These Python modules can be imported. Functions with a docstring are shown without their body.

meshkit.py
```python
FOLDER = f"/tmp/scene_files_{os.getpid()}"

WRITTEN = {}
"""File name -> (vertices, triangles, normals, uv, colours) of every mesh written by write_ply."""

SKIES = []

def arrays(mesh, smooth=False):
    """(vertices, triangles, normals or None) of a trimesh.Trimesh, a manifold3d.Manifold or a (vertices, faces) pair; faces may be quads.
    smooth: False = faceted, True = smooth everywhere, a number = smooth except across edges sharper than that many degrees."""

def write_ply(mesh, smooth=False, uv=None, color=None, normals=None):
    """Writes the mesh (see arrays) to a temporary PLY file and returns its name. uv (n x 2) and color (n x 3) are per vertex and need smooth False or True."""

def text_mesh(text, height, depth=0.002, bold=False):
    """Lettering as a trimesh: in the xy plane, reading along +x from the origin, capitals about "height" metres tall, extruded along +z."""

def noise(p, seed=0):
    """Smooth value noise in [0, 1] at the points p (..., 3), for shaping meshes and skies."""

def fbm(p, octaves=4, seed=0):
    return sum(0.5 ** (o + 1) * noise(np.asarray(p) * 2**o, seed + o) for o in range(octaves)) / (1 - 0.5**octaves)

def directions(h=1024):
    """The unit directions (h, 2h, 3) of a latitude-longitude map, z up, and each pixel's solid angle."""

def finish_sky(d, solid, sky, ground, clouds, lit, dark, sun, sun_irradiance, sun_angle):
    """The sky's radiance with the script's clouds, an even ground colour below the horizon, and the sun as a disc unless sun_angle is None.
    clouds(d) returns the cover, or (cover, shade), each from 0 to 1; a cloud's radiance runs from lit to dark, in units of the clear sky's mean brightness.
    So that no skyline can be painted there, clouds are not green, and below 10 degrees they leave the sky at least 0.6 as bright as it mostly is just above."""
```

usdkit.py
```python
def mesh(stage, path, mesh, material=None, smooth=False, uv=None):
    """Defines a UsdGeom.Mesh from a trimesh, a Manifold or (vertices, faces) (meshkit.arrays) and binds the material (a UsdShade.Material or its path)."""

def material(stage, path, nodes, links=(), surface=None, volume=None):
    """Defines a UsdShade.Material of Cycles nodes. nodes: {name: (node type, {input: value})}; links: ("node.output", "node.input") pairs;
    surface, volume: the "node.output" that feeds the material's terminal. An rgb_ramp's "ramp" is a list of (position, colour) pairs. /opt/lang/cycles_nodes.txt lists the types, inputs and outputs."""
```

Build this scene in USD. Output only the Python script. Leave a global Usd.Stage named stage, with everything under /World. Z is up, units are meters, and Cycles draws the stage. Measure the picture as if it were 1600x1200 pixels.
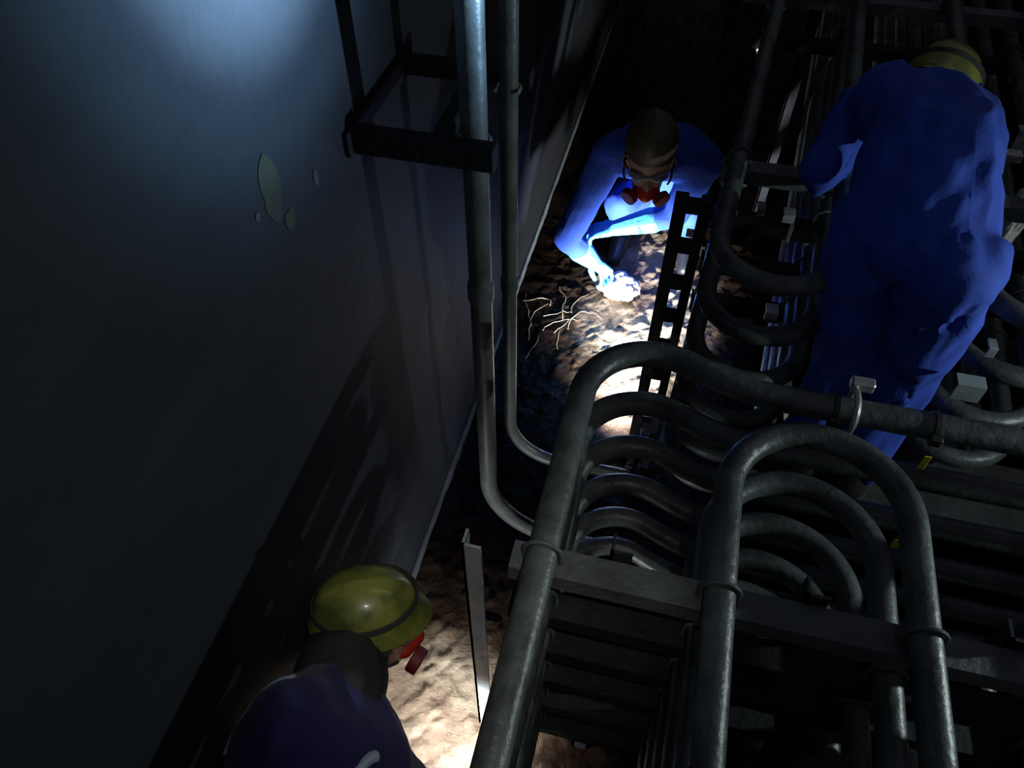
import math, random
import numpy as np, trimesh, manifold3d as m3
import usdkit, meshkit
from pxr import Usd, UsdGeom, UsdLux, UsdShade, Gf, Sdf, Vt

stage = Usd.Stage.CreateInMemory()
UsdGeom.SetStageUpAxis(stage, 'Z'); UsdGeom.SetStageMetersPerUnit(stage, 1.0)
stage.SetDefaultPrim(UsdGeom.Xform.Define(stage, '/World').GetPrim())
random.seed(5); rng = np.random.default_rng(5)
V = lambda *a: np.array(a, float)
def nrm(a): a = np.asarray(a, float); return a / np.linalg.norm(a)

# ------------------------------------------------------------------ camera
PITCH, YAW, EYE = math.radians(49.4), math.radians(14), V(0, 0, 2.45)
cR = V(math.cos(YAW), math.sin(YAW), 0); cF = V(-math.sin(YAW), math.cos(YAW), 0)
cFw = math.cos(PITCH)*cF - V(0, 0, math.sin(PITCH)); cU = math.sin(PITCH)*cF + V(0, 0, math.cos(PITCH))
cam = UsdGeom.Camera.Define(stage, '/World/camera')
cam.CreateHorizontalApertureAttr(36.0); cam.CreateVerticalApertureAttr(27.0); cam.CreateFocalLengthAttr(27.0)
cam.CreateClippingRangeAttr(Gf.Vec2f(0.02, 100))
cam.AddTransformOp().Set(Gf.Matrix4d(*cR, 0, *cU, 0, *(-cFw), 0, *EYE, 1))
cam.CreateExposureAttr(0.0)
cam.CreateFStopAttr(0.0)

# ------------------------------------------------------------------ lights
def frame_z(d):                                    # rows of a matrix whose -z looks along d
    z = -nrm(d); x = np.cross(V(0, 0, 1), z)
    x = nrm(x) if np.linalg.norm(x) > 1e-6 else V(1, 0, 0)
    return x, np.cross(z, x), z
def torch(name, pos, target, radius, power, color, cone, soft):
    l = UsdLux.SphereLight.Define(stage, '/World/' + name)
    x, y, z = frame_z(V(*target) - V(*pos))
    l.AddTransformOp().Set(Gf.Matrix4d(*x, 0, *y, 0, *z, 0, *pos, 1))
    l.CreateRadiusAttr(radius); l.CreateIntensityAttr(power); l.CreateColorAttr(Gf.Vec3f(*color))
    s = UsdLux.ShapingAPI.Apply(l.GetPrim()); s.CreateShapingConeAngleAttr(cone); s.CreateShapingConeSoftnessAttr(soft)
def lamp_face(name, pos, target, radius, power, color):
    l = UsdLux.DiskLight.Define(stage, '/World/' + name)
    x, y, z = frame_z(V(*target) - V(*pos))
    l.AddTransformOp().Set(Gf.Matrix4d(*x, 0, *y, 0, *z, 0, *pos, 1))
    l.CreateRadiusAttr(radius); l.CreateIntensityAttr(power); l.CreateColorAttr(Gf.Vec3f(*color))

dome = UsdLux.DomeLight.Define(stage, '/World/dim_tank_air')
dome.CreateIntensityAttr(0.027); dome.CreateColorAttr(Gf.Vec3f(0.80, 0.82, 1.0))
KEY = (1.9, 1.10, 1.5)
torch('torch_beam', KEY, (-0.62, 1.04, 2.19), 0.02, 260000.0, (0.40, 0.69, 1.0), 7.6, 1.0)
torch('torch_flare', KEY, (-0.62, 1.04, 2.16), 0.02, 45000.0, (0.33, 0.63, 1.0), 11.0, 1.0)
torch('torch_halo', KEY, (-0.62, 1.05, 2.12), 0.02, 13000.0, (0.30, 0.62, 1.0), 14.0, 1.0)
torch('photographer_headlamp', (0.12, 0.02, 2.62), (-0.26, 0.74, 0.85), 0.02, 2000.0, (1.0, 0.98, 0.88), 17.0, 1.0)
torch('torch_spill', KEY, (-0.30, 1.05, 1.45), 0.02, 3200.0, (0.82, 0.98, 1.0), 62.0, 1.0)
LAMP_A, AIM_A = (-0.025, 1.70, 0.14), (-0.09, 2.55, 0.14)
LAMP_B, AIM_B = (-0.30, 0.46, 0.20), (-0.31, 0.74, 0.06)
torch('floor_lamp_glow', LAMP_A, AIM_A, 0.03, 20000.0, (0.86, 0.94, 1.0), 36.0, 1.0)
torch('floor_lamp_glow_001', LAMP_B, AIM_B, 0.03, 750.0, (0.90, 0.95, 1.0), 70.0, 0.8)

# ------------------------------------------------------------------ materials
MAT = {}
def mat(name, col, rough=0.5, metal=0.0, var=None, scale=8.0, bump=0.0, bscale=40.0, sheen=0.0, stretch=None, spec=0.5, coat=0.0, lo=0.35, hi=0.65, detail=5):
    n = {'p': ('principled_bsdf', {'base_color': col, 'roughness': rough, 'metallic': metal, 'specular_ior_level': spec, 'sheen_weight': sheen, 'coat_weight': coat, 'coat_roughness': 0.15}),
         'tc': ('texture_coordinate', {})}
    L = []
    src = 'tc.object'
    if stretch:
        n['mp'] = ('mapping', {'scale': stretch[0], 'rotation': stretch[1]}); L.append(('tc.object', 'mp.vector')); src = 'mp.vector'
    if var is not None:
        n['n'] = ('noise_texture', {'scale': scale, 'detail': float(detail), 'roughness': 0.6})
        n['r'] = ('rgb_ramp', {'ramp': [(0, col), (lo, col), (hi, var), (1, var)]})
        L += [(src, 'n.vector'), ('n.fac', 'r.fac'), ('r.color', 'p.base_color')]
    if bump:
        n['nb'] = ('noise_texture', {'scale': bscale, 'detail': 4.0})
        n['b'] = ('bump', {'strength': bump, 'distance': 0.01})
        L += [('tc.object', 'nb.vector'), ('nb.fac', 'b.height'), ('b.normal', 'p.normal')]
    MAT[name] = usdkit.material(stage, '/World/Looks/' + name, n, L, surface='p.BSDF')
UsdGeom.Scope.Define(stage, '/World/Looks')
mat('pipe_paint', (0.075, 0.088, 0.085), 0.42, 0.0, (0.030, 0.034, 0.034), 9, 0.25, 55, lo=0.42, hi=0.62)
mat('pipe_fresh', (0.11, 0.12, 0.115), 0.38, 0.0, (0.055, 0.06, 0.058), 9, 0.15, 55)
mat('bar_paint', (0.085, 0.098, 0.098), 0.6, 0.0, (0.045, 0.05, 0.053), 12, 0.3, 60)
mat('rack_and_shade_black', (0.011, 0.012, 0.014), 0.7, 0.0, (0.006, 0.006, 0.008), 12, 0.3, 60, spec=0.25)
mat('zinc', (0.55, 0.56, 0.55), 0.38, 0.6, (0.35, 0.36, 0.36), 30, 0.1, 80)
# painted plating with shade painted dark along the bottom, rising towards the far end
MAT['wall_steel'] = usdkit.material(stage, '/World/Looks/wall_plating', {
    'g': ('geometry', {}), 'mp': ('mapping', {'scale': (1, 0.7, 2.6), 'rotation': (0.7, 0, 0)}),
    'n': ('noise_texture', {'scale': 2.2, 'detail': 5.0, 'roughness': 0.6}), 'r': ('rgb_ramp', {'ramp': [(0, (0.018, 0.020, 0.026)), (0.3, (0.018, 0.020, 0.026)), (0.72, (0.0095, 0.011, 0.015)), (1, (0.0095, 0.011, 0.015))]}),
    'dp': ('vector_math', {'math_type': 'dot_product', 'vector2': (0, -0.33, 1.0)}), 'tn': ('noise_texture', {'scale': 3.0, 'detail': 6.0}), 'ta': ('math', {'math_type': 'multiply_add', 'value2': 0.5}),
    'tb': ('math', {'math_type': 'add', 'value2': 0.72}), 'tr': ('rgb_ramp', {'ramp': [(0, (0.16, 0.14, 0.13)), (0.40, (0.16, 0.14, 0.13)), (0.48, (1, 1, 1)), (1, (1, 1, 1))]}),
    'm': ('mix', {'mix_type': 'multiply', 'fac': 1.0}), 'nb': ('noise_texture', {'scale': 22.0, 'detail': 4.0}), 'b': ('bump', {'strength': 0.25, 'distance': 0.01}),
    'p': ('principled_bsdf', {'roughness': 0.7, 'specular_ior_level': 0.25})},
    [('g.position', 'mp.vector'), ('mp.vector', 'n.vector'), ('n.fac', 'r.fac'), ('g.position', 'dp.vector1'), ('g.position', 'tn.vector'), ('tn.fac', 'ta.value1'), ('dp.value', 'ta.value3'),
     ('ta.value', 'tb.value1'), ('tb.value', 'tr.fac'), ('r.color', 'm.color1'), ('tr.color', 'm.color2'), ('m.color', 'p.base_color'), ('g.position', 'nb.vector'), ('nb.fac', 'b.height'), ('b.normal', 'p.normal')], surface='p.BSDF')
mat('bulkhead_steel', (0.04, 0.042, 0.045), 0.6, 0.0, (0.02, 0.02, 0.022), 2, 0.3, 30)
mat('floor_steel', (0.03, 0.025, 0.022), 0.4, 0.0, (0.015, 0.012, 0.012), 4, 0.3, 40)
mat('helmet_yellow', (0.22, 0.24, 0.044), 0.38, 0.0, (0.075, 0.085, 0.022), 11, 0.06, 30, coat=0.2, lo=0.44, hi=0.66)
mat('helmet_dull', (0.10, 0.075, 0.040), 0.55, 0.0, (0.05, 0.035, 0.02), 12, 0.1, 30)
mat('coverall_blue', (0.020, 0.074, 0.47), 0.85, 0.0, (0.016, 0.050, 0.34), 5, 0.1, 150)
mat('coverall_navy', (0.018, 0.022, 0.12), 0.85, 0.0, (0.010, 0.012, 0.07), 5, 0.3, 180, sheen=0.1)
mat('coverall_mid', (0.024, 0.020, 0.12), 0.9, 0.0, (0.016, 0.014, 0.08), 5, 0.3, 180, sheen=0.15)
mat('tape_and_lit_cloth', (0.42, 0.52, 0.62), 0.4)
mat('hood_black', (0.020, 0.020, 0.022), 0.8, 0.0, (0.035, 0.033, 0.030), 8, 0.3, 120)
mat('skin', (0.50, 0.26, 0.17), 0.5)
mat('hair', (0.012, 0.010, 0.009), 0.6)
mat('eye_white', (0.7, 0.7, 0.68), 0.2)
mat('mask_red', (0.50, 0.035, 0.020), 0.4)
mat('mask_filter', (0.16, 0.012, 0.012), 0.6)
mat('goggle_lens', (0.16, 0.17, 0.17), 0.12, spec=0.8)
mat('glove_blue', (0.09, 0.40, 0.80), 0.5, 0.0, (0.06, 0.30, 0.65), 20, 0.2, 90)
mat('boot_rubber', (0.015, 0.015, 0.016), 0.4)
mat('rag_white', (0.72, 0.70, 0.66), 0.9, 0.0, (0.45, 0.42, 0.36), 14, 0.4, 90)
mat('tag_yellow', (0.55, 0.50, 0.02), 0.5)
mat('tie_black', (0.012, 0.012, 0.012), 0.5)
mat('plank_grey', (0.05, 0.05, 0.048), 0.8, 0.0, (0.02, 0.02, 0.02), 9, 0.3, 60)
mat('plate_grey', (0.26, 0.29, 0.29), 0.5, 0.0, (0.18, 0.20, 0.20), 14)
mat('lamp_body', (0.03, 0.03, 0.032), 0.4)
mat('straw', (0.22, 0.16, 0.10), 0.6, 0.0, (0.10, 0.07, 0.04), 30)
mat('mark_green', (0.025, 0.0265, 0.010), 0.8, 0.0, (0.014, 0.017, 0.012), 25, lo=0.4, hi=0.7)
mat('mark_pale', (0.036, 0.039, 0.044), 0.7)
MAT['lamp_lens'] = usdkit.material(stage, '/World/Looks/lamp_lens', {'e': ('emission', {'color': (0.9, 0.95, 1.0), 'strength': 3.0})}, [], surface='e.emission')
# wet sludge: tan scale, dark oily film and lamp pools painted in, with a shine that varies
MAT['sludge'] = usdkit.material(stage, '/World/Looks/sludge', {
    'g': ('geometry', {}),
    'a': ('noise_texture', {'scale': 3.1, 'detail': 6.0, 'roughness': 0.62, 'distortion': 0.4}),
    'ar': ('rgb_ramp', {'ramp': [(0, (0.05, 0.032, 0.025)), (0.36, (0.09, 0.055, 0.038)), (0.48, (0.22, 0.15, 0.10)), (0.60, (0.38, 0.30, 0.21)), (1, (0.46, 0.39, 0.29))]}),
    'b': ('noise_texture', {'scale': 22.0, 'detail': 5.0, 'roughness': 0.6}),
    'br': ('rgb_ramp', {'ramp': [(0, (0.35, 0.3, 0.28)), (0.45, (0.8, 0.78, 0.75)), (0.7, (1, 1, 1)), (1, (1, 1, 1))]}),
    'm': ('mix', {'mix_type': 'multiply', 'fac': 1.0}),
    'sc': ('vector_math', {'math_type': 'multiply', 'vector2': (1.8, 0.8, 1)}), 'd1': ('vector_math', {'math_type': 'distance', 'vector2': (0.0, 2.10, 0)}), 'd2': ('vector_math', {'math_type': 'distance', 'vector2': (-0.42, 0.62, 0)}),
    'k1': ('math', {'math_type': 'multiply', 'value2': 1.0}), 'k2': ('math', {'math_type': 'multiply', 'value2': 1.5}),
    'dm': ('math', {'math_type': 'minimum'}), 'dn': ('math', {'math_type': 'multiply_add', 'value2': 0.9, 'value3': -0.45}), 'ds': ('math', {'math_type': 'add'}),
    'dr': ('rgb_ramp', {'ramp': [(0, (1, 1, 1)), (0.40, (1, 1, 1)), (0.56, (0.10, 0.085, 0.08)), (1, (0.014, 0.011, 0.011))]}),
    'm2': ('mix', {'mix_type': 'multiply', 'fac': 1.0}),
    'rr': ('rgb_ramp', {'ramp': [(0, (0.13,)*3), (0.2, (0.18,)*3), (0.6, (0.45,)*3), (1, (0.6,)*3)]}),
    'nb': ('noise_texture', {'scale': 60.0, 'detail': 6.0, 'roughness': 0.65}),
    'bp': ('bump', {'strength': 0.6, 'distance': 0.012}),
    'sr': ('rgb_ramp', {'ramp': [(0, (0.03,)*3), (0.2, (0.08,)*3), (0.6, (0.3,)*3), (1, (0.35,)*3)]}),
    'p': ('principled_bsdf', {})},
    [('g.position', 'a.vector'), ('g.position', 'b.vector'), ('g.position', 'nb.vector'), ('a.fac', 'ar.fac'), ('b.fac', 'br.fac'),
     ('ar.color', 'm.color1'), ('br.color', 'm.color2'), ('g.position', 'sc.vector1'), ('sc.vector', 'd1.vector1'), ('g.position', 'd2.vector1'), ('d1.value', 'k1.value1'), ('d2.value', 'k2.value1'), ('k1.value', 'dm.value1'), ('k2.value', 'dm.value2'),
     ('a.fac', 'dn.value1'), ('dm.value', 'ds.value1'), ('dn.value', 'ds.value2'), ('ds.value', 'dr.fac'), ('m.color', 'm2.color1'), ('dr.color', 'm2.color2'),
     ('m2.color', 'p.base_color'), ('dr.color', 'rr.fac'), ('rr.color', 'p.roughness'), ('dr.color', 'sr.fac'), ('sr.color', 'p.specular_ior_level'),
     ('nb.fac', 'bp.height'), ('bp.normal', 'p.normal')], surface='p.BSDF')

# ------------------------------------------------------------------ scene helpers
used = {}
def numbered(path):
    k = used.get(path, 0); used[path] = k + 1
    return path if k == 0 else f'{path}_{k:03d}'
def tag(prim, label=None, cat=None, group=None, kind=None):
    for k, v in (('label', label), ('category', cat), ('group', group), ('kind', kind)):
        if v: prim.SetCustomDataByKey(k, v)
    return prim
def thing(name, label, cat, loc=(0, 0, 0), group=None, kind=None):
    x = UsdGeom.Xform.Define(stage, numbered('/World/' + name)); x.AddTranslateOp().Set(Gf.Vec3d(*map(float, loc)))
    p = tag(x.GetPrim(), label, cat, group, kind)
    p.SetCustomDataByKey('at', ' '.join(map(str, loc)))
    ORIGIN[str(p.GetPath())] = V(*loc)
    return p
ORIGIN = {}
def obj(name, mesh, m, parent=None, smooth=35, label=None, kind=None):
    path = numbered((str(parent.GetPath()) if parent else '/World') + '/' + name)
    if isinstance(mesh, list): mesh = trimesh.util.concatenate(mesh)
    if hasattr(mesh, 'to_mesh'):
        a = mesh.to_mesh(); mesh = trimesh.Trimesh(a.vert_properties[:, :3], a.tri_verts, process=False)
    o = V(0, 0, 0)
    if parent:
        q = str(parent.GetPath())
        while q and q not in ORIGIN: q = q.rsplit('/', 1)[0]
        o = ORIGIN.get(q, o)
    mesh = mesh.copy(); mesh.apply_translation(-o)
    p = usdkit.mesh(stage, path, mesh, MAT[m], smooth=smooth).GetPrim()
    tag(p, label=label, kind=kind)
    return p
def struct(name, mesh, m, smooth=False): return tag(obj(name, mesh, m, None, smooth), kind='structure')
def box(x0, x1, y0, y1, z0, z1, bevel=0.0):
    if bevel <= 0:
        b = trimesh.creation.box((x1-x0, y1-y0, z1-z0)); b.apply_translation(((x0+x1)/2, (y0+y1)/2, (z0+z1)/2)); return b
    pts = []
    for ax in range(3):
        e = [bevel]*3; e[ax] = 0
        for s in np.ndindex(2, 2, 2):
            pts.append([(x0+e[0], x1-e[0])[s[0]], (y0+e[1], y1-e[1])[s[1]], (z0+e[2], z1-e[2])[s[2]]])
    return trimesh.convex.convex_hull(np.array(pts))
def tube(path, r, n=20, caps=True):
    P = np.asarray(path, float); m = len(P)
    T = np.gradient(P, axis=0); T /= np.linalg.norm(T, axis=1, keepdims=True)
    r = np.broadcast_to(np.asarray(r, float), (m,))
    u = np.cross(T[0], [0, 0, 1.0]); u = nrm(u) if np.linalg.norm(u) > 1e-3 else V(1, 0, 0)
    a = np.linspace(0, 2*np.pi, n, endpoint=False); verts = []
    for i in range(m):
        u = nrm(u - T[i]*(u @ T[i])); w = np.cross(T[i], u)
        verts.append(P[i] + r[i]*(np.cos(a)[:, None]*u + np.sin(a)[:, None]*w))
    v = np.vstack(verts); f = []
    i, j = np.meshgrid(np.arange(m-1), np.arange(n), indexing='ij'); j2 = (j+1) % n
    A, B, C, D = i*n+j, i*n+j2, (i+1)*n+j2, (i+1)*n+j
    f = np.vstack([np.stack([A, B, C], -1).reshape(-1, 3), np.stack([A, C, D], -1).reshape(-1, 3)])
    if caps:
        v = np.vstack([v, P[0], P[-1]]); c0, c1 = len(v)-2, len(v)-1; k = np.arange(n); k2 = (k+1) % n
        f = np.vstack([f, np.stack([np.full(n, c0), k2, k], -1), np.stack([np.full(n, c1), (m-1)*n+k, (m-1)*n+k2], -1)])
    return trimesh.Trimesh(v, f, process=False)
def fillet(pts, rad, step=0.03):
    """A polyline with its corners rounded to the given radii."""
    pts = [V(*p) for p in pts]; out = [pts[0]]
    for i in range(1, len(pts)-1):
        a, b, c = pts[i-1], pts[i], pts[i+1]; u, w = nrm(a-b), nrm(c-b)
        ang = math.acos(np.clip(u @ w, -1, 1)); r = rad[i-1]; t = r/math.tan(ang/2)
        p, q = b+u*t, b+w*t; ctr = b + nrm(u+w)*r/math.sin(ang/2)
        n = max(4, int(r*(math.pi-ang)/step*2)+2)
        e1 = nrm(p-ctr); e2 = nrm((q-ctr) - e1*((q-ctr) @ e1)); sweep = math.pi-ang
        out += [ctr + r*(math.cos(s)*e1 + math.sin(s)*e2) for s in np.linspace(0, sweep, n)]
    out.append(pts[-1])
    fine = [out[0]]
    for a, b in zip(out[:-1], out[1:]):
        k = max(1, int(np.linalg.norm(b-a)/0.25)); fine += [a+(b-a)*s for s in np.linspace(0, 1, k+1)[1:]]
    return np.array(fine)
def u_path(x0, x1, ytan, yend, sgn):
    """Two straight legs from yend joined by a half circle at ytan; sgn = +1 bends away, -1 bends near."""
    r = (x1-x0)/2; c = (x0+x1)/2
    arc = [(c - r*math.cos(s), ytan + sgn*r*math.sin(s)) for s in np.linspace(0, math.pi, 26)]
    legs = np.linspace(yend, ytan, 12)[:-1]
    return np.array([(x0, y) for y in legs] + arc + [(x1, y) for y in legs[::-1]])
def at_z(p2, z): return np.c_[p2, np.full(len(p2), z)]
def rot2(p, ctr, ang):
    c, s = math.cos(ang), math.sin(ang); q = np.asarray(p) - ctr
    return np.c_[q[:, 0]*c - q[:, 1]*s, q[:, 0]*s + q[:, 1]*c] + ctr

# ------------------------------------------------------------------ the tank
XW = -0.62
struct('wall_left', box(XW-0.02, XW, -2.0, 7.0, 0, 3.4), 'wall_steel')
struct('wall_back', box(XW-0.02, 5.0, 7.0, 7.02, 0, 3.4), 'bulkhead_steel')
struct('wall_right', box(5.0, 5.02, -2.0, 7.02, 0, 3.4), 'bulkhead_steel')
struct('floor', box(XW-0.02, 5.02, -2.0, 7.02, -0.03, 0), 'floor_steel')
struct('trim_1', box(XW, XW+0.012, -2.0, 7.0, 0.0, 0.075, 0.003), 'bar_paint')

# sludge: a lumpy wet layer over the plating
xs = np.unique(np.r_[np.arange(XW+0.002, 0.45, 0.009), np.arange(0.45, 4.98, 0.06)])
ys = np.unique(np.r_[np.arange(-1.9, 0.2, 0.06), np.arange(0.2, 3.2, 0.010), np.arange(3.2, 6.98, 0.06)])
gx, gy = np.meshgrid(xs, ys, indexing='ij'); q = np.stack([gx, gy, 0*gx], -1)
hgt = 0.022*meshkit.fbm(q*V(9, 6, 1), 4, 3) + 0.016*np.maximum(0, meshkit.fbm(q*26, 3, 9)-0.45)*2 + 0.006*meshkit.fbm(q*70, 2, 4)
hgt += 0.03*np.exp(-((gx-XW)/0.05)**2)*meshkit.fbm(q*V(4, 12, 1), 3, 5)
n0, n1 = gx.shape; idx = np.arange(n0*n1).reshape(n0, n1)
quads = np.stack([idx[:-1, :-1], idx[1:, :-1], idx[1:, 1:], idx[:-1, 1:]], -1).reshape(-1, 4)
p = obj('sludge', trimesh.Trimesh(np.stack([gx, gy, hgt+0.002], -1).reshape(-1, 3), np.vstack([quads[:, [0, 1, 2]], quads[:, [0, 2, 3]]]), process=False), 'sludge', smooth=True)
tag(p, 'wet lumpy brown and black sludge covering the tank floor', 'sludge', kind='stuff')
def sludge_z(x, y): return float(hgt[np.abs(xs-x).argmin(), np.abs(ys-y).argmin()]) + 0.002

# dry crust strands lying on the sludge between the wall and the first coil
br = []
for k in range(11):
    x, y, a = rng.uniform(-0.52, -0.34), rng.uniform(2.0, 2.55), rng.uniform(0.5, 2.2)
    pts = []
    for i in range(rng.integers(5, 12)):
        pts.append((x, y, sludge_z(x, y)+0.004)); a += rng.normal(0, 0.45); x += 0.022*math.cos(a); y += 0.03*math.sin(a)
        x = max(x, XW+0.03)
    br.append(tube(pts, np.linspace(0.0032, 0.001, len(pts)), 5))
tag(obj('dry_crust_strands', br, 'straw'), 'thin tan branching strands of dried crust on the wet floor by the wall', 'crust', kind='stuff')

# ------------------------------------------------------------------ small coloured marks on the wall
def blotch(cy, cz, ry, rz, seed, m, name, label):
    a = np.linspace(0, 2*np.pi, 40, endpoint=False); k = 0.75 + 0.5*meshkit.fbm(np.c_[np.cos(a)*1.5, np.sin(a)*1.5, 0*a+seed], 3, seed)
    from shapely.geometry import Polygon
    g = trimesh.creation.extrude_polygon(Polygon(np.c_[cy+ry*k*np.cos(a), cz+rz*k*np.sin(a)]).buffer(0), 0.0015, engine='earcut')
    g.vertices = g.vertices[:, [2, 0, 1]] + V(XW, 0, 0)
    tag(obj(name, g, m), label, 'paint mark')
blotch(0.905, 1.726, 0.030, 0.060, 3, 'mark_green', 'wall_mark', 'large yellow-green patch on the left wall')
blotch(0.935, 1.645, 0.017, 0.018, 5, 'mark_green', 'wall_mark', 'round dull green spot just below the yellow-green patch on the wall')
blotch(0.850, 1.712, 0.007, 0.009, 8, 'mark_pale', 'wall_mark', 'tiny pale speck on the wall to the left of the yellow-green patch')
blotch(1.045, 1.655, 0.008, 0.016, 9, 'mark_pale', 'wall_mark', 'tiny pale speck on the wall between the yellow-green patch and the bracket')

# ------------------------------------------------------------------ risers and their bracket
RX, RY1, RY2 = -0.385, 1.25, 1.458
def collar(c, r, h, ax=(0, 0, 1)): c = V(*c); ax = nrm(ax); return tube([c-ax*h/2, c-ax*h*0.4, c+ax*h*0.4, c+ax*h/2], [r*0.93, r, r, r*0.93], 20)
t = thing('riser_pipe', 'thicker of the two vertical pipes beside the wall, bending under the near coil', 'pipe', (RX, RY1, 0))
obj('pipe', tube(fillet([(RX, RY1, 3.3), (RX, RY1, 0.22), (-0.02, RY1+0.01, 0.20)], [0.26]), 0.026), 'pipe_fresh', t)
obj('coupling', collar((RX, RY1, 1.255), 0.031, 0.05), 'pipe_fresh', t)
t2 = thing('riser_pipe', 'thinner vertical pipe beside the wall, to the right of the thicker one', 'pipe', (RX+0.01, RY2, 0))
obj('pipe', tube(fillet([(RX+0.015, RY2, 3.3), (RX+0.015, RY2, 0.345), (0.02, RY2, 0.345)], [0.17]), 0.020), 'pipe_fresh', t2)
obj('coupling', collar((RX+0.015, RY2, 1.10), 0.024, 0.04), 'pipe_fresh', t2)
b = thing('wall_bracket', 'dark steel frame bracket standing off the wall around both riser pipes', 'bracket', (XW, 1.35, 1.64))
obj('wall_bar', box(XW+0.001, XW+0.012, 1.17, 1.54, 1.615, 1.665, 0.002), 'rack_and_shade_black', b)
obj('arm', box(XW+0.012, -0.33, 1.185, 1.220, 1.615, 1.665, 0.003), 'rack_and_shade_black', b)
obj('arm', box(XW+0.012, -0.33, 1.488, 1.520, 1.622, 1.660, 0.003), 'rack_and_shade_black', b)
obj('front_bar', box(-0.462, -0.432, 1.221, 1.487, 1.625, 1.660, 0.003), 'rack_and_shade_black', b)
def clamp(parent, c, r, gap, axis='z'):
    """A U-bolt around a vertical pipe, its legs running to -y."""
    c = V(*c); a = np.linspace(-math.pi/2, math.pi/2, 13)
    pts = [c+V(-r, gap, 0)] + [c+V(r*math.sin(s), r*math.cos(s), 0) for s in a] + [c+V(r, gap, 0)]
    return obj('u_bolt', tube(pts, 0.004, 8), 'zinc', parent, label='bright zinc U-bolt')
clamp(b, (RX, RY1, 1.64), 0.030, -0.045); clamp(b, (RX+0.015, RY2, 1.64), 0.024, 0.05 if False else -0.02)

# ------------------------------------------------------------------ heating coils
LEV = [1.21 - 0.172*i for i in range(6)]
PR = 0.0285
a = thing('heating_coil', 'stack of dark pipes that bends right at its far corner, nearest the wall', 'heating coil', (-0.105, 0.67, 0))
b_ = thing('heating_coil', 'stack of dark pipes with a rounded U-bend in the foreground', 'heating coil', (0.373, 0.67, 0))
for z in LEV:
    obj('pipe', tube(fillet([(-0.108, -1.2, z), (-0.108, 1.265, z), (0.225, 1.128, z), (3.0, 1.128, z)], [0.150, 0.45], 0.02), PR, 24), 'pipe_paint', a)
    obj('pipe', tube(at_z(u_path(0.206, 0.541, 0.875, -1.2, 1), z), PR-0.0015, 24), 'pipe_paint', b_)
e_ = thing('heating_coil', 'added stack of dark pipes that shades the floor beyond the near coils', 'heating coil', (1.04, 0.5, 0))  # added stack that keeps the torch light off the floor at the right
for z in LEV: obj('pipe', tube(at_z(u_path(0.875, 1.21, 0.80, -1.2, 1), z), PR-0.0015, 20), 'pipe_paint', e_)
cC, TILT = V(0.281, 1.63), math.radians(-4.4)
CR = 0.026
c_ = thing('heating_coil', 'far stack of pipes whose near U-bend shines beside the bent-over worker', 'heating coil', (cC[0], cC[1], 0))
d_ = thing('heating_coil', 'stack of pipes at the right edge behind the standing worker', 'heating coil', (0.9, 1.64, 0))
for z in LEV:
    obj('pipe', tube(at_z(rot2(u_path(0.137, 0.425, 1.63, 5.6, -1), cC, TILT), z), CR, 20), 'pipe_paint', c_)
    obj('pipe', tube(at_z(rot2(u_path(0.757, 1.045, 1.64, 5.6, -1), V(0.9, 1.64), TILT), z), CR, 20), 'pipe_paint', d_)

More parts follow.
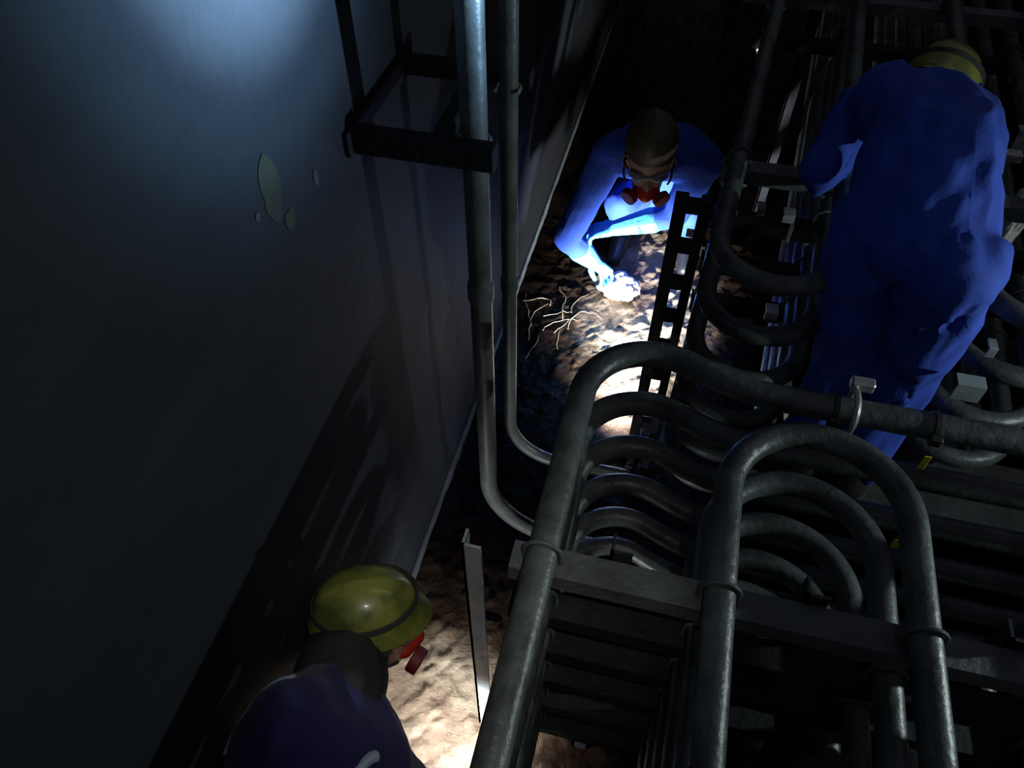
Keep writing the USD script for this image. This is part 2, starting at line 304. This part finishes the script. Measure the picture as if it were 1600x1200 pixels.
# supports: posts, cross bars under every level, U-bolts with nuts over every pipe
def u_bolt(parent, x, y, z, r):
    s = np.linspace(math.pi, 0, 13)
    pts = [(x-r, y, z-r-0.075)] + [(x+r*math.cos(t), y, z+r*math.sin(t)) for t in s] + [(x+r, y, z-r-0.075)]
    u = obj('u_bolt', tube(pts, 0.0042, 8), 'bar_paint', parent)
    for sx in (-r, r):
        n_ = trimesh.creation.cylinder(0.0085, 0.010, sections=6); n_.apply_translation((x+sx, y, z-r-0.058)); obj('nut', n_, 'zinc', u, smooth=False)
def support(label, y, posts, x0_, x1, pipes, rad, levels=LEV, z_extra=0.0):
    x0 = x0_
    s = thing('coil_support', label, 'pipe support', ((x0+x1)/2, y, 0))
    for px in posts: obj('end_post' if px < -0.2 else 'post', [box(px-0.020, px+0.020, y+0.030, y+0.036, 0, levels[0]+(z_extra if px > -0.2 else -0.10)), box(px-0.020, px-0.014, y+0.030, y+0.068, 0, levels[0]+(z_extra if px > -0.2 else -0.10))], 'plate_grey' if px < -0.2 else 'rack_and_shade_black', s, smooth=False)  # end post painted lighter than the rest, as if lit by the floor lamp
    for k, z in enumerate(levels):
        zt = z-rad-0.001
        obj('cross_bar' , [box(x0, x1, y-0.028, y+0.029, zt-0.006, zt), box(x0, x1, y-0.028, y-0.022, zt-0.045, zt-0.006)], 'bar_paint' if k == 0 else 'rack_and_shade_black', s, smooth=False)  # lower bars painted darker to stand in for the shade between coils
        for x in pipes(z): u_bolt(s, x, y, z, rad+0.005)
    return s
support('angle steel support frame under the two foreground coils', 0.66, (-0.255, 0.03, 0.372, 0.70, 1.2), -0.165, 1.6, lambda z: (-0.108, 0.206, 0.541, 0.875, 1.21), PR)
def tilt_x(x, y, c): return x + (y-c[1])*math.tan(-TILT)
for yy, nm in ((2.02, 'near'), (3.25, 'far')):
    support({'near': 'angle steel support frame under the far coils beside the bent-over worker', 'far': 'most distant angle steel frame in the dark behind the workers'}[nm], yy, (0.10 if nm == 'far' else 0.62, 0.42 if nm == 'far' else 1.35), 0.125, 1.9,
            lambda z: [tilt_x(x, yy, (0, 1.63)) for x in (0.137, 0.425, 0.757, 1.045)], CR, levels=LEV[:2] if nm == 'far' else LEV[:4])
r_ = thing('rung_rack', 'black ladder-like rack with square gaps beside the kneeling worker', 'rack', (0.065, 1.75, 0))
for x0, x1 in ((0.008, 0.044), (0.076, 0.103)): obj('post', box(x0, x1, 1.73, 1.768, 0, 1.24, 0.002), 'rack_and_shade_black', r_, smooth=False)
for z in np.arange(0.14, 1.22, 0.134): obj('rung', box(0.044, 0.076, 1.735, 1.763, z-0.018, z+0.018), 'rack_and_shade_black', r_, smooth=False)
obj('bolt', box(0.055, 0.075, 1.728, 1.734, 1.125, 1.15, 0.001), 'zinc', r_, label='bright bolt head')

# clamps and tags on the near coils
def tie(x, y, z, label):
    t = thing('pipe_tie', label, 'tie', (x, y, z))
    obj('band', tube([(x-0.006, y, z), (x-0.005, y, z), (x+0.005, y, z), (x+0.006, y, z)], [PR+0.001, PR+0.005, PR+0.005, PR+0.001], 24), 'tie_black', t)
    obj('buckle', box(x-0.012, x+0.012, y-PR-0.018, y-PR-0.003, z-0.012, z+0.012, 0.003), 'tie_black', t)
tie(0.405, 1.128, 1.21, 'black tie around the crosswise pipe, the left one')
tie(0.600, 1.128, 1.21, 'black tie around the crosswise pipe, near the worker\'s boot')
def yellow_tag(x, y, z, w, h, label):
    t = thing('yellow_tag', label, 'tag', (x, y, z))
    obj('plate', box(x-w/2, x+w/2, y-0.0035, y, z-h/2, z+h/2, 0.001), 'tag_yellow', t)
    obj('loop', tube([(x+0.006*math.cos(s), y+0.004, z+h/2+0.003+0.006*math.sin(s)) for s in np.linspace(0, 6.2, 14)], 0.0012, 6), 'tie_black', t)
yellow_tag(0.566, 0.928, 1.068, 0.017, 0.030, 'yellow tag on the second pipe down in the foreground U-bend')
yellow_tag(0.604, 1.086, 1.145, 0.014, 0.042, 'yellow tag hanging under the crosswise pipe below the worker\'s boot')
yellow_tag(0.452, 1.190, 0.985, 0.008, 0.008, 'tiny yellow tag in the dark inside the foreground U-bend')
obj_plate = thing('pipe_saddle', 'pale metal saddle on the crosswise pipe by the worker\'s left boot', 'saddle', (0.45, 1.13, 1.25))
obj('strap', tube([(0.44, 1.128+0.043*math.cos(s), 1.21+0.043*math.sin(s)) for s in np.linspace(-0.4, 3.5, 18)], 0.007, 8), 'zinc', obj_plate)
obj('lug', box(0.428, 0.475, 1.16, 1.185, 1.235, 1.262, 0.004), 'zinc', obj_plate)

# bright fittings between the far coils
def plate(name, label, cat, mesh, m): tag(obj(name, mesh, m, smooth=False), label, cat)
def bracket_plate(label, x, y, z, w, h, m='plate_grey', d=0.03):
    t = thing('clip_plate', label, 'clip plate', (x, y, z))
    obj('plate', box(x-w/2, x+w/2, y-0.003, y+0.003, z-h/2, z+h/2, 0.001), m, t, smooth=False)
    obj('hook', box(x-w/2, x+w/2, y+0.003, y+0.003+d, z+h/2-0.005, z+h/2, 0.0005), m, t, smooth=False)
bracket_plate('pale square clip plate inside the shining U-bend', 0.345, 1.983, 1.05, 0.034, 0.030, 'zinc')
bracket_plate('narrow upright clip plate right of the square one in the U-bend', 0.362, 1.983, 0.995, 0.012, 0.060, 'zinc')
bracket_plate('dull square clip plate left of the pale one in the U-bend', 0.262, 1.983, 1.06, 0.024, 0.028)
bracket_plate('pale clip plate below the shining U-bend', 0.30, 1.52, 1.08, 0.032, 0.026, 'zinc')
bracket_plate('tall thin clip plate between the legs of the worker in blue', 0.595, 1.62, 1.000, 0.014, 0.060, 'zinc')
bracket_plate('grey rectangular clip plate right of the worker\'s boot', 0.735, 1.34, 1.11, 0.062, 0.052)
bracket_plate('small white clip plate at the pipe right of the worker\'s leg', 0.80, 1.475, 1.12, 0.020, 0.030, 'zinc')
bracket_plate('upright grey clip plate at the far right edge', 1.02, 2.44, 1.13, 0.040, 0.075)
bracket_plate('low pale clip plate at the far right edge', 0.955, 2.30, 1.15, 0.070, 0.024, 'zinc')

# rag hung over the far right pipe
def crumple(c, size, seed, res=4, amp=0.35):
    s = trimesh.creation.icosphere(res, 1.0); n = s.vertices.copy()
    s.vertices = V(*c) + n*V(*size)*(1 + amp*(meshkit.fbm(n*2.2+7, 4, seed)-0.5)*2)[:, None]
    return s
tag(obj('hanging_rag', crumple((0.955, 2.06, 1.12), (0.030, 0.035, 0.11), 4, 4, 0.5), 'rag_white', smooth=True), 'pale cloth hung over the pipe at the right edge', 'rag')

# ------------------------------------------------------------------ people
def sph(c, r, n=16): return m3.Manifold.sphere(float(r), n).translate(tuple(map(float, c)))
def bone(a, ra, b, rb): return m3.Manifold.batch_hull([sph(a, ra), sph(b, rb)])
def hull(*cr): return m3.Manifold.batch_hull([sph(c, r) for c, r in cr])
def union(parts): return m3.Manifold.batch_boolean(parts, m3.OpType.Add)
def finish(m, res, it=12):
    a = m.refine_to_length(res).to_mesh()
    t = trimesh.Trimesh(a.vert_properties[:, :3], a.tri_verts, process=True)
    trimesh.smoothing.filter_taubin(t, lamb=0.5, nu=0.53, iterations=it)
    return t
def folds(t, amp, freq, seed, squash=(1, 1, 1)):
    n = t.vertex_normals; v = t.vertices
    d = meshkit.fbm(v*freq*V(*squash)+11, 3, seed)-0.5; e = 1-np.abs(meshkit.noise(v*freq*1.7*V(*squash)+3, seed+9)*2-1)
    t.vertices = v + n*(amp*(d*1.4 + (e-0.5)*0.7))[:, None]
    return t
class Frame:
    def __init__(s, o, fwd, up):
        s.o = V(*o); s.f = nrm(fwd); s.r = nrm(np.cross(s.f, V(*up))); s.u = np.cross(s.r, s.f)
    def __call__(s, x, y, z): return s.o + x*s.r + y*s.f + z*s.u
    def mesh(s, t):
        t = t.copy(); t.vertices = s.o + t.vertices @ np.stack([s.r, s.f, s.u]); return t
def head_parts(F, neck):
    H = [hull((F(0, -0.015, 0.03), 0.082), (F(0, 0.02, 0.025), 0.078), (F(0, -0.03, 0.02), 0.078)),
         hull((F(0, 0.045, -0.02), 0.060), (F(0.02, 0.055, -0.075), 0.030), (F(-0.02, 0.055, -0.075), 0.030), (F(0, 0.070, -0.090), 0.020)),
         hull((F(0.03, 0.078, 0.022), 0.016), (F(-0.03, 0.078, 0.022), 0.016)),
         hull((F(0, 0.092, 0.012), 0.010), (F(0, 0.112, -0.022), 0.012), (F(0.012, 0.098, -0.026), 0.009), (F(-0.012, 0.098, -0.026), 0.009)),
         hull((F(0.018, 0.088, -0.054), 0.007), (F(-0.018, 0.088, -0.054), 0.007), (F(0, 0.096, -0.052), 0.008)),
         hull((F(0.016, 0.086, -0.066), 0.007), (F(-0.016, 0.086, -0.066), 0.007), (F(0, 0.093, -0.067), 0.008)),
         bone(F(0, -0.03, -0.05), 0.058, neck, 0.062)]
    for s in (-1, 1): H.append(hull((F(s*0.080, -0.005, 0.022), 0.012), (F(s*0.086, -0.012, 0.005), 0.014), (F(s*0.080, 0.0, -0.018), 0.009)))
    return H
def hand_parts(W, d, palm, side, k=1.0, curl=(0.35, 0.5, 0.35)):
    """Palm, four fingers and a thumb. d: towards the fingers, palm: out of the palm, side: +1 puts the thumb on the right of d seen from the back."""
    d = nrm(d); palm = nrm(np.asarray(palm) - d*(np.asarray(palm) @ d)); x = np.cross(d, palm)*side; W = V(*W); r = 0.0092*k
    P = [hull((W, 0.024*k), (W+d*0.03+x*0.022, 0.016*k), (W+d*0.03-x*0.022, 0.016*k), (W+d*0.085+x*0.030, 0.0115*k), (W+d*0.080-x*0.032, 0.0105*k))]
    for i, ln in enumerate((0.072, 0.080, 0.074, 0.058)):
        p = W + d*(0.085-0.004*abs(i-1)) + x*(0.030-0.0205*i); a = 0.0; dirx = d + x*(0.10-0.07*i)
        seg = [0.46*ln, 0.31*ln, 0.25*ln]; rr = r*(1 if i < 3 else 0.88)
        for j in range(3):
            a += curl[j]*(1+0.12*i); q_ = p + seg[j]*nrm(math.cos(a)*nrm(dirx) + math.sin(a)*palm)
            P.append(bone(p, rr*(1-0.07*j), q_, rr*(1-0.07*(j+1)))); p = q_
    p = W + d*0.022 + x*0.026; q1 = p + 0.036*nrm(d*0.62+x*0.62+palm*0.32); q2 = q1 + 0.030*nrm(d*0.85+x*0.18+palm*0.38); q3 = q2 + 0.024*nrm(d*0.9-x*0.05+palm*0.5)
    P += [bone(p, 0.015*k, q1, 0.012*k), bone(q1, 0.012*k, q2, 0.0105*k), bone(q2, 0.0105*k, q3, 0.0085*k)]
    return P
def helmet(parent, F, m, label=None, band=True, peak=True, k=0.90):
    """Hard hat: lathed oval shell with brim, ridge, sweatband and headlamp strap, in the frame of the head."""
    prof = [(0.001, 0.148), (0.03, 0.146), (0.06, 0.136), (0.09, 0.115), (0.108, 0.085), (0.117, 0.05), (0.120, 0.022), (0.123, 0.016), (0.124, 0.010), (0.122, 0.005), (0.115, 0.005), (0.112, 0.02), (0.104, 0.07), (0.085, 0.105), (0.05, 0.13), (0.001, 0.14)]
    t = trimesh.creation.revolve(np.array(prof), sections=48)
    v = t.vertices.copy(); r = np.hypot(v[:, 0], v[:, 1]); front = np.clip(v[:, 1]/np.maximum(r, 1e-6), 0, 1)
    v[:, 0] *= 0.90; v[:, 1] *= 1.13
    lip = (r > 0.114) & (v[:, 2] < 0.03)
    if peak: v[lip, 1] += 0.030*front[lip]**2; v[lip, 2] -= 0.010*front[lip]**2
    else: v[lip] *= V(0.92, 0.92, 1)
    v[:, 2] += 0.005*np.exp(-(v[:, 0]/0.016)**2)*(v[:, 2] > 0.05) - 0.0
    v *= k; t.vertices = v; t.apply_translation((0, 0 if peak else -0.018, 0.035 if peak else 0.052))
    h = obj('helmet', F.mesh(t), m, parent, smooth=50, label=label)
    if band:
        a = np.linspace(0, 2*np.pi, 49); rr = [(0.1095*0.90, 0.1095*1.13)]
        pts = [F(k*1.012*0.1115*0.90*math.cos(s), k*1.012*0.1115*1.13*math.sin(s), 0.035+k*(0.075+0.012*math.sin(s))) for s in a]
        w = [tube(np.array(pts)+F.u*o, 0.0035, 6, caps=False) for o in (-0.006, 0, 0.006)]
        obj('lamp_strap', w, 'hood_black', h)
    return h
def respirator(parent, F):
    cup = finish(hull((F(0, 0.090, -0.020), 0.018), (F(0.030, 0.082, -0.058), 0.022), (F(-0.030, 0.082, -0.058), 0.022), (F(0, 0.112, -0.058), 0.024), (F(0, 0.085, -0.088), 0.020)), 0.008, 4)
    r = obj('respirator', cup, 'mask_red', parent, label='red half-face respirator')
    for s in (-1, 1): obj('filter', collar(F(s*0.058, 0.108, -0.068), 0.032, 0.026, nrm(F.f*0.75+s*F.r*0.6-F.u*0.25)), 'mask_filter', r)
    st = [F(0.088*math.cos(s), 0.012+0.096*math.sin(s), -0.045+0.035*(1-math.sin(s))/2) for s in np.linspace(-math.pi*1.18, math.pi*0.18, 40)]
    obj('head_strap', tube(st, 0.004, 6), 'hood_black', r)
def goggles(parent, F):
    g = obj('goggles', finish(union([hull((F(s*0.014, 0.094, 0.012), 0.012), (F(s*0.052, 0.080, 0.014), 0.017), (F(s*0.034, 0.094, 0.014), 0.020)) for s in (-1, 1)] + [bone(F(-0.014, 0.10, 0.014), 0.008, F(0.014, 0.10, 0.014), 0.008)]), 0.006, 4), 'goggle_lens', parent, label='clear grey goggles')
    st = [F(0.090*math.cos(s), 0.005+0.096*math.sin(s), 0.014) for s in np.linspace(-math.pi*1.15, math.pi*0.15, 40)]
    obj('strap', tube(st, 0.005, 6), 'hood_black', g)
def eyes(parent, F):
    for s in (-1, 1): obj('eye', trimesh.creation.icosphere(2, 0.0115, ).apply_translation(F(s*0.032, 0.079, 0.008)), 'eye_white', parent)

COVER = {}
def leg_folds(t, hipz, amp, d, freq):
    # long slanting creases in the trouser cloth below the hips
    v = t.vertices; n = t.vertex_normals; d = nrm(d); q = v - np.outer(v @ d, d)*0.82
    c = 1-np.abs(meshkit.noise(q*freq+5, 31)*2-1); c2 = meshkit.noise(q*freq*0.6+2, 8)
    t.vertices = v + n*(amp*((c-0.5)+0.6*(c2-0.5))*np.clip((hipz-v[:, 2])/0.10+0.3, 0, 1))[:, None]
def worker(label, J, cloth, helmet_mat, gloves='glove_blue', mask=True, fold=(0.012, 9, (1, 1, 1)), curl=((0.35, 0.5, 0.35),)*2, hood=False, glove_label=None, seed=1, peak=True):
    """J: joints. One continuous body, with coverall, gloves, boots, helmet over it."""
    root = thing('person', label, 'person', tuple(J['base']))
    F = Frame(J['head'], J['face'], J['crown'])
    hip, chest, neck = V(*J['hip']), V(*J['chest']), V(*J['neck'])
    sR, sL, hR, hL = (V(*J[k]) for k in ('shoR', 'shoL', 'hipR', 'hipL'))
    def trunk(k):
        mid = (hip+chest)/2 + V(*J.get('bow', (0, 0, 0)))
        sr = nrm(sR-sL); hr = nrm(hR-hL); mr = nrm(sr+hr)
        return [hull((hR+0.2*(hip-hR), 0.105+k), (hL+0.2*(hip-hL), 0.105+k), (hip, 0.115+k), (mid-mr*0.055, 0.098+k), (mid+mr*0.055, 0.098+k)),
                hull((mid-mr*0.055, 0.098+k), (mid+mr*0.055, 0.098+k), (chest-sr*0.085, 0.098+k), (chest+sr*0.085, 0.098+k)),
                hull((chest-sr*0.085, 0.098+k), (chest+sr*0.085, 0.098+k), (sR, 0.060+k), (sL, 0.060+k), (neck-(neck-chest)*0.25, 0.062+k)),
                bone(neck-(neck-chest)*0.2, 0.062+k*0.6, neck, 0.056+k*0.5)]
    def limbs(k, hem=0.0):
        out = []
        for s in 'RL':
            A, E, Wr = (V(*J[q+s]) for q in ('sho', 'elb', 'wri')); K, N = V(*J['kne'+s]), V(*J['ank'+s]); Hh = V(*J['hip'+s])
            We = Wr-(Wr-E)*hem; Ne = N-(N-K)*hem
            out += [bone(A, 0.056+k, E, 0.041+k), bone(E, 0.041+k, We, 0.028+k*1.1), bone(Hh, 0.088+k, K, 0.056+k), bone(K, 0.056+k, (K+Ne)/2+V(0, 0, 0), 0.052+k), bone((K+Ne)/2, 0.052+k, Ne, 0.036+k*1.3)]
        return out
    sl = J.get('slim', 0)
    body = trunk(-0.006+sl) + limbs(-0.004) + head_parts(F, neck)
    gl, bt = {}, {}
    for i, s in enumerate('RL'):
        Wr, E = V(*J['wri'+s]), V(*J['elb'+s]); d = J.get('fing'+s, Wr-E)
        args = (Wr, d, J['palm'+s], 1 if s == 'R' else -1)
        body += hand_parts(*args, 0.86, curl[i])
        gl[s] = union(hand_parts(*args, 1.16, curl[i]) + [bone(Wr, 0.033, Wr+nrm(E-Wr)*J.get('cuff', 0.075), 0.040 if 'cuff' not in J else 0.054)])
        N, T = V(*J['ank'+s]), nrm(J['toe'+s]); dn = V(*J.get('down', (0, 0, -1))); c = N+dn*0.055
        foot = hull((N, 0.034), (c-T*0.035, 0.030), (c+T*0.10+dn*0.006, 0.026), (c+T*0.155+dn*0.012, 0.020)); body.append(foot)
        bt[s] = union([hull((N, 0.050), (c-T*0.04, 0.042), (c+T*0.10+dn*0.004, 0.040), (c+T*0.165+dn*0.008, 0.034)), bone(N, 0.050, N+nrm(V(*J['kne'+s])-N)*0.12, 0.056)])
    obj('body', finish(union(body), 0.011, 8), 'skin', root, smooth=True)
    ck = folds(finish(union(trunk(0.016+sl) + limbs(0.013, J.get('hem', 0.05))), 0.016, 10), *fold[:2], seed, fold[2])
    if 'crease' in J: leg_folds(ck, hip[2], *J['crease'])
    cv = ck; COVER[id(ck)] = obj('coverall', ck, cloth, root, smooth=True)
    for s in 'RL':
        obj('glove', finish(gl[s], 0.007, 4), gloves, root, smooth=True, label=glove_label)
        obj('boot', finish(bt[s], 0.014, 4), 'boot_rubber', root, smooth=True)
    eyes(root, F)
    hair = trimesh.creation.icosphere(3, 1.0); hv = hair.vertices
    hair = finish(m3.Manifold(m3.Mesh(np.array(hv*0.092, np.float32), np.array(hair.faces, np.uint32))), 0.02, 1); hv = hair.vertices*V(0.95, 1.08, 1.02)
    hair.vertices = hv*(1+0.05*meshkit.fbm(hv*60, 2, 2))[:, None] ; keep = ~((hv[:, 1] > 0.035) & (hv[:, 2] < 0.035)) & (hv[:, 2] > -0.07)
    hair.update_faces(keep[hair.faces].all(1)); hair.apply_translation((0, -0.012, 0.028)); obj('hair', F.mesh(hair), 'hair', root, smooth=True)
    if hood:
        hd = [hull((F(0, -0.045, -0.035), 0.082), (F(0.03, -0.02, -0.06), 0.07), (neck, 0.092), (neck+(chest-neck)*0.22, 0.10))]
        obj('hood', folds(finish(union(hd), 0.014, 6), 0.008, 16, 3), 'hood_black', root, smooth=True, label='dark cloth hood around the neck')
    helmet(root, F, helmet_mat, band=peak, peak=peak)
    if mask: respirator(root, F); goggles(root, F)
    return root, F, cv

# worker kneeling in the gap beside the wall, near the camera
J1 = dict(base=(-0.40, 0.15, 0), hip=(-0.38, 0.03, 0.52), chest=(-0.44, 0.30, 0.86), neck=(-0.495, 0.49, 0.82), head=(-0.497, 0.615, 0.755),
          face=(0.93, 0.48, -0.15), crown=(0.10, 0.28, 0.95), shoR=(-0.360, 0.34, 0.81), shoL=(-0.505, 0.33, 0.97), hipR=(-0.29, 0.03, 0.50), hipL=(-0.47, 0.03, 0.52),
          elbR=(-0.27, 0.32, 0.50), wriR=(-0.37, 0.42, 0.28), palmR=(0, 0.3, -1), fingR=(-0.1, 0.35, -0.8), elbL=(-0.545, 0.30, 0.66), wriL=(-0.50, 0.40, 0.42), palmL=(1, 0.2, 0), fingL=(0.25, 0.3, -0.8),
          kneR=(-0.28, 0.30, 0.10), ankR=(-0.27, -0.10, 0.10), kneL=(-0.48, 0.30, 0.10), ankL=(-0.48, -0.10, 0.10), toeR=(0, -0.6, -0.4), toeL=(0, -0.6, -0.4), down=(0, -0.5, -0.3), bow=(0, -0.05, 0.03))
w1, F1, cv1 = worker('person in dark blue coverall and olive helmet kneeling by the wall in the foreground', J1, 'coverall_mid', 'helmet_yellow', hood=True, fold=(0.012, 8, (1, 1, 1)), seed=4)
def on_cloth(t, pts, r, name, label):
    from scipy.spatial import cKDTree
    n = t.vertex_normals; tree = cKDTree(t.vertices); P = []
    for p in pts: k = tree.query(p)[1]; P.append(t.vertices[k] + n[k]*0.001)
    P = np.array(P)
    for _ in range(2): P[1:-1] = (P[:-2]+2*P[1:-1]+P[2:])/4
    obj(name, tube(P, r, 8), 'tape_and_lit_cloth', COVER[id(t)], label=label)
on_cloth(cv1, [V(-0.60, 0.27, 0.93)+(V(-0.53, 0.43, 1.03)-V(-0.60, 0.27, 0.93))*k for k in np.linspace(0, 1, 9)], 0.006, 'reflective_strip', 'thin pale reflective strip on the shoulder')
on_cloth(cv1, [V(-0.455, 0.29, 0.88)+V(0.07, 0.02, -0.01)*k for k in np.linspace(0, 1, 6)], 0.011, 'lit_patch', 'pale patch on the back painted for light on the cloth')  # pale colour stands in for lamplight falling on the cloth

# worker crouching beyond the first coil
J2 = dict(cuff=0.15, hem=0.45, base=(-0.05, 3.0, 0), hip=(-0.04, 3.08, 0.36), chest=(-0.08, 2.80, 0.70), neck=(-0.09, 2.635, 0.82), head=(-0.105, 2.485, 0.845),
          face=(0.10, -0.98, -0.10), crown=(0, -0.05, 1), shoR=(-0.265, 2.62, 0.77), shoL=(0.095, 2.64, 0.78), hipR=(-0.14, 3.08, 0.34), hipL=(0.06, 3.08, 0.34),
          elbR=(-0.385, 2.47, 0.46), wriR=(-0.275, 2.60, 0.24), palmR=(0.45, -0.1, -0.9), fingR=(0.65, 0.45, -0.85), elbL=(0.02, 2.60, 0.55), wriL=(-0.20, 2.57, 0.47), palmL=(0.1, 0.1, -1), fingL=(-1, -0.05, -0.30),
          kneR=(-0.21, 2.78, 0.44), ankR=(-0.20, 3.05, 0.11), kneL=(0.08, 2.80, 0.44), ankL=(0.10, 3.05, 0.11), toeR=(-0.1, -1, 0), toeL=(0.1, -1, 0), bow=(0, 0.08, 0.05))
w2, F2, cv2 = worker('person in blue coverall with red respirator crouching and wiping the floor', J2, 'coverall_blue', 'helmet_dull', peak=False, fold=(0.010, 9, (1, 1, 1)), seed=7, curl=((0.5, 0.6, 0.4), (0.25, 0.45, 0.35)))
tag(obj('wiping_rag', crumple((-0.155, 2.66, 0.080), (0.090, 0.065, 0.055), 6, 4, 0.45), 'rag_white', smooth=True), 'white crumpled rag under the hand of the crouching worker', 'rag')

# worker bent over between the coils, seen from behind
t = thing('standing_plank', 'grey plank under the boots of the bent-over worker', 'plank', (0.7, 1.44, 0.545))
obj('board', box(0.30, 1.30, 1.335, 1.60, LEV[4]+CR+0.001, LEV[4]+CR+0.030, 0.003), 'plank_grey', t)
zb = LEV[4]+CR+0.030
J3 = dict(crease=(0.034, (0.35, 0.25, 1.0), 16), base=(0.580, 1.46, zb), slim=-0.026, hip=(0.540, 1.51, 1.395), chest=(0.535, 1.86, 1.495), neck=(0.585, 1.98, 1.445), head=(0.615, 2.08, 1.385),
          face=(0.35, 0.45, -0.85), crown=(0.3, 0.85, 0.5), shoR=(0.635, 1.82, 1.455), shoL=(0.435, 2.00, 1.40), hipR=(0.610, 1.445, 1.375), hipL=(0.465, 1.575, 1.36),
          elbR=(0.665, 2.10, 1.34), wriR=(0.625, 2.30, 1.30), palmR=(-1, 0, -0.2), elbL=(0.365, 1.82, 1.325), wriL=(0.410, 2.03, 1.285), palmL=(0.3, 0.5, -0.8), fingL=(0.6, 0.9, -0.2), fingR=(-0.4, 0.9, -0.3),
          kneR=(0.660, 1.50, 1.03), ankR=(0.635, 1.42, zb+0.105), kneL=(0.515, 1.55, 1.03), ankL=(0.500, 1.46, zb+0.105), toeR=(0.1, 1, 0), toeL=(-0.1, 1, 0), bow=(0, 0, 0.06))
w3, F3, cv3 = worker('person in blue coverall and yellow helmet bent over, seen from behind', J3, 'coverall_blue', 'helmet_yellow', mask=False, fold=(0.022, 10, (1.3, 1.0, 0.45)), seed=2)

# ------------------------------------------------------------------ floor lamps that light the two crouching workers
def floor_lamp(label, pos, aim):
    F = Frame(pos, V(*aim)-V(*pos), (0, 0, 1)); t = thing('work_lamp', label, 'lamp', (pos[0], pos[1], 0))
    back = F(0, -0.045, 0)
    obj('housing', [tube([F(0, -0.085, 0), F(0, -0.08, 0), F(0, -0.05, 0), F(0, -0.036, 0)], [0.015, 0.03, 0.036, 0.040], 20), ], 'lamp_body', t)
    obj('lens', tube([F(0, -0.0355, 0), F(0, -0.034, 0)], 0.034, 20), 'lamp_lens', t)
    obj('stand', [tube([F(0.05, -0.06, 0), F(0.05, -0.06, -pos[2]+0.02), F(0.0, -0.06, -pos[2]+0.015), F(-0.05, -0.06, -pos[2]+0.02), F(-0.05, -0.06, 0)], 0.005, 8)], 'lamp_body', t)
    for s in (-1, 1): obj('knob', collar(F(s*0.046, -0.06, 0), 0.010, 0.028, F.r), 'lamp_body', t)
floor_lamp('small round work lamp on the floor behind the near coil, lighting the crouching worker', LAMP_A, AIM_A)
floor_lamp('small round work lamp on the floor below the kneeling worker', LAMP_B, AIM_B)
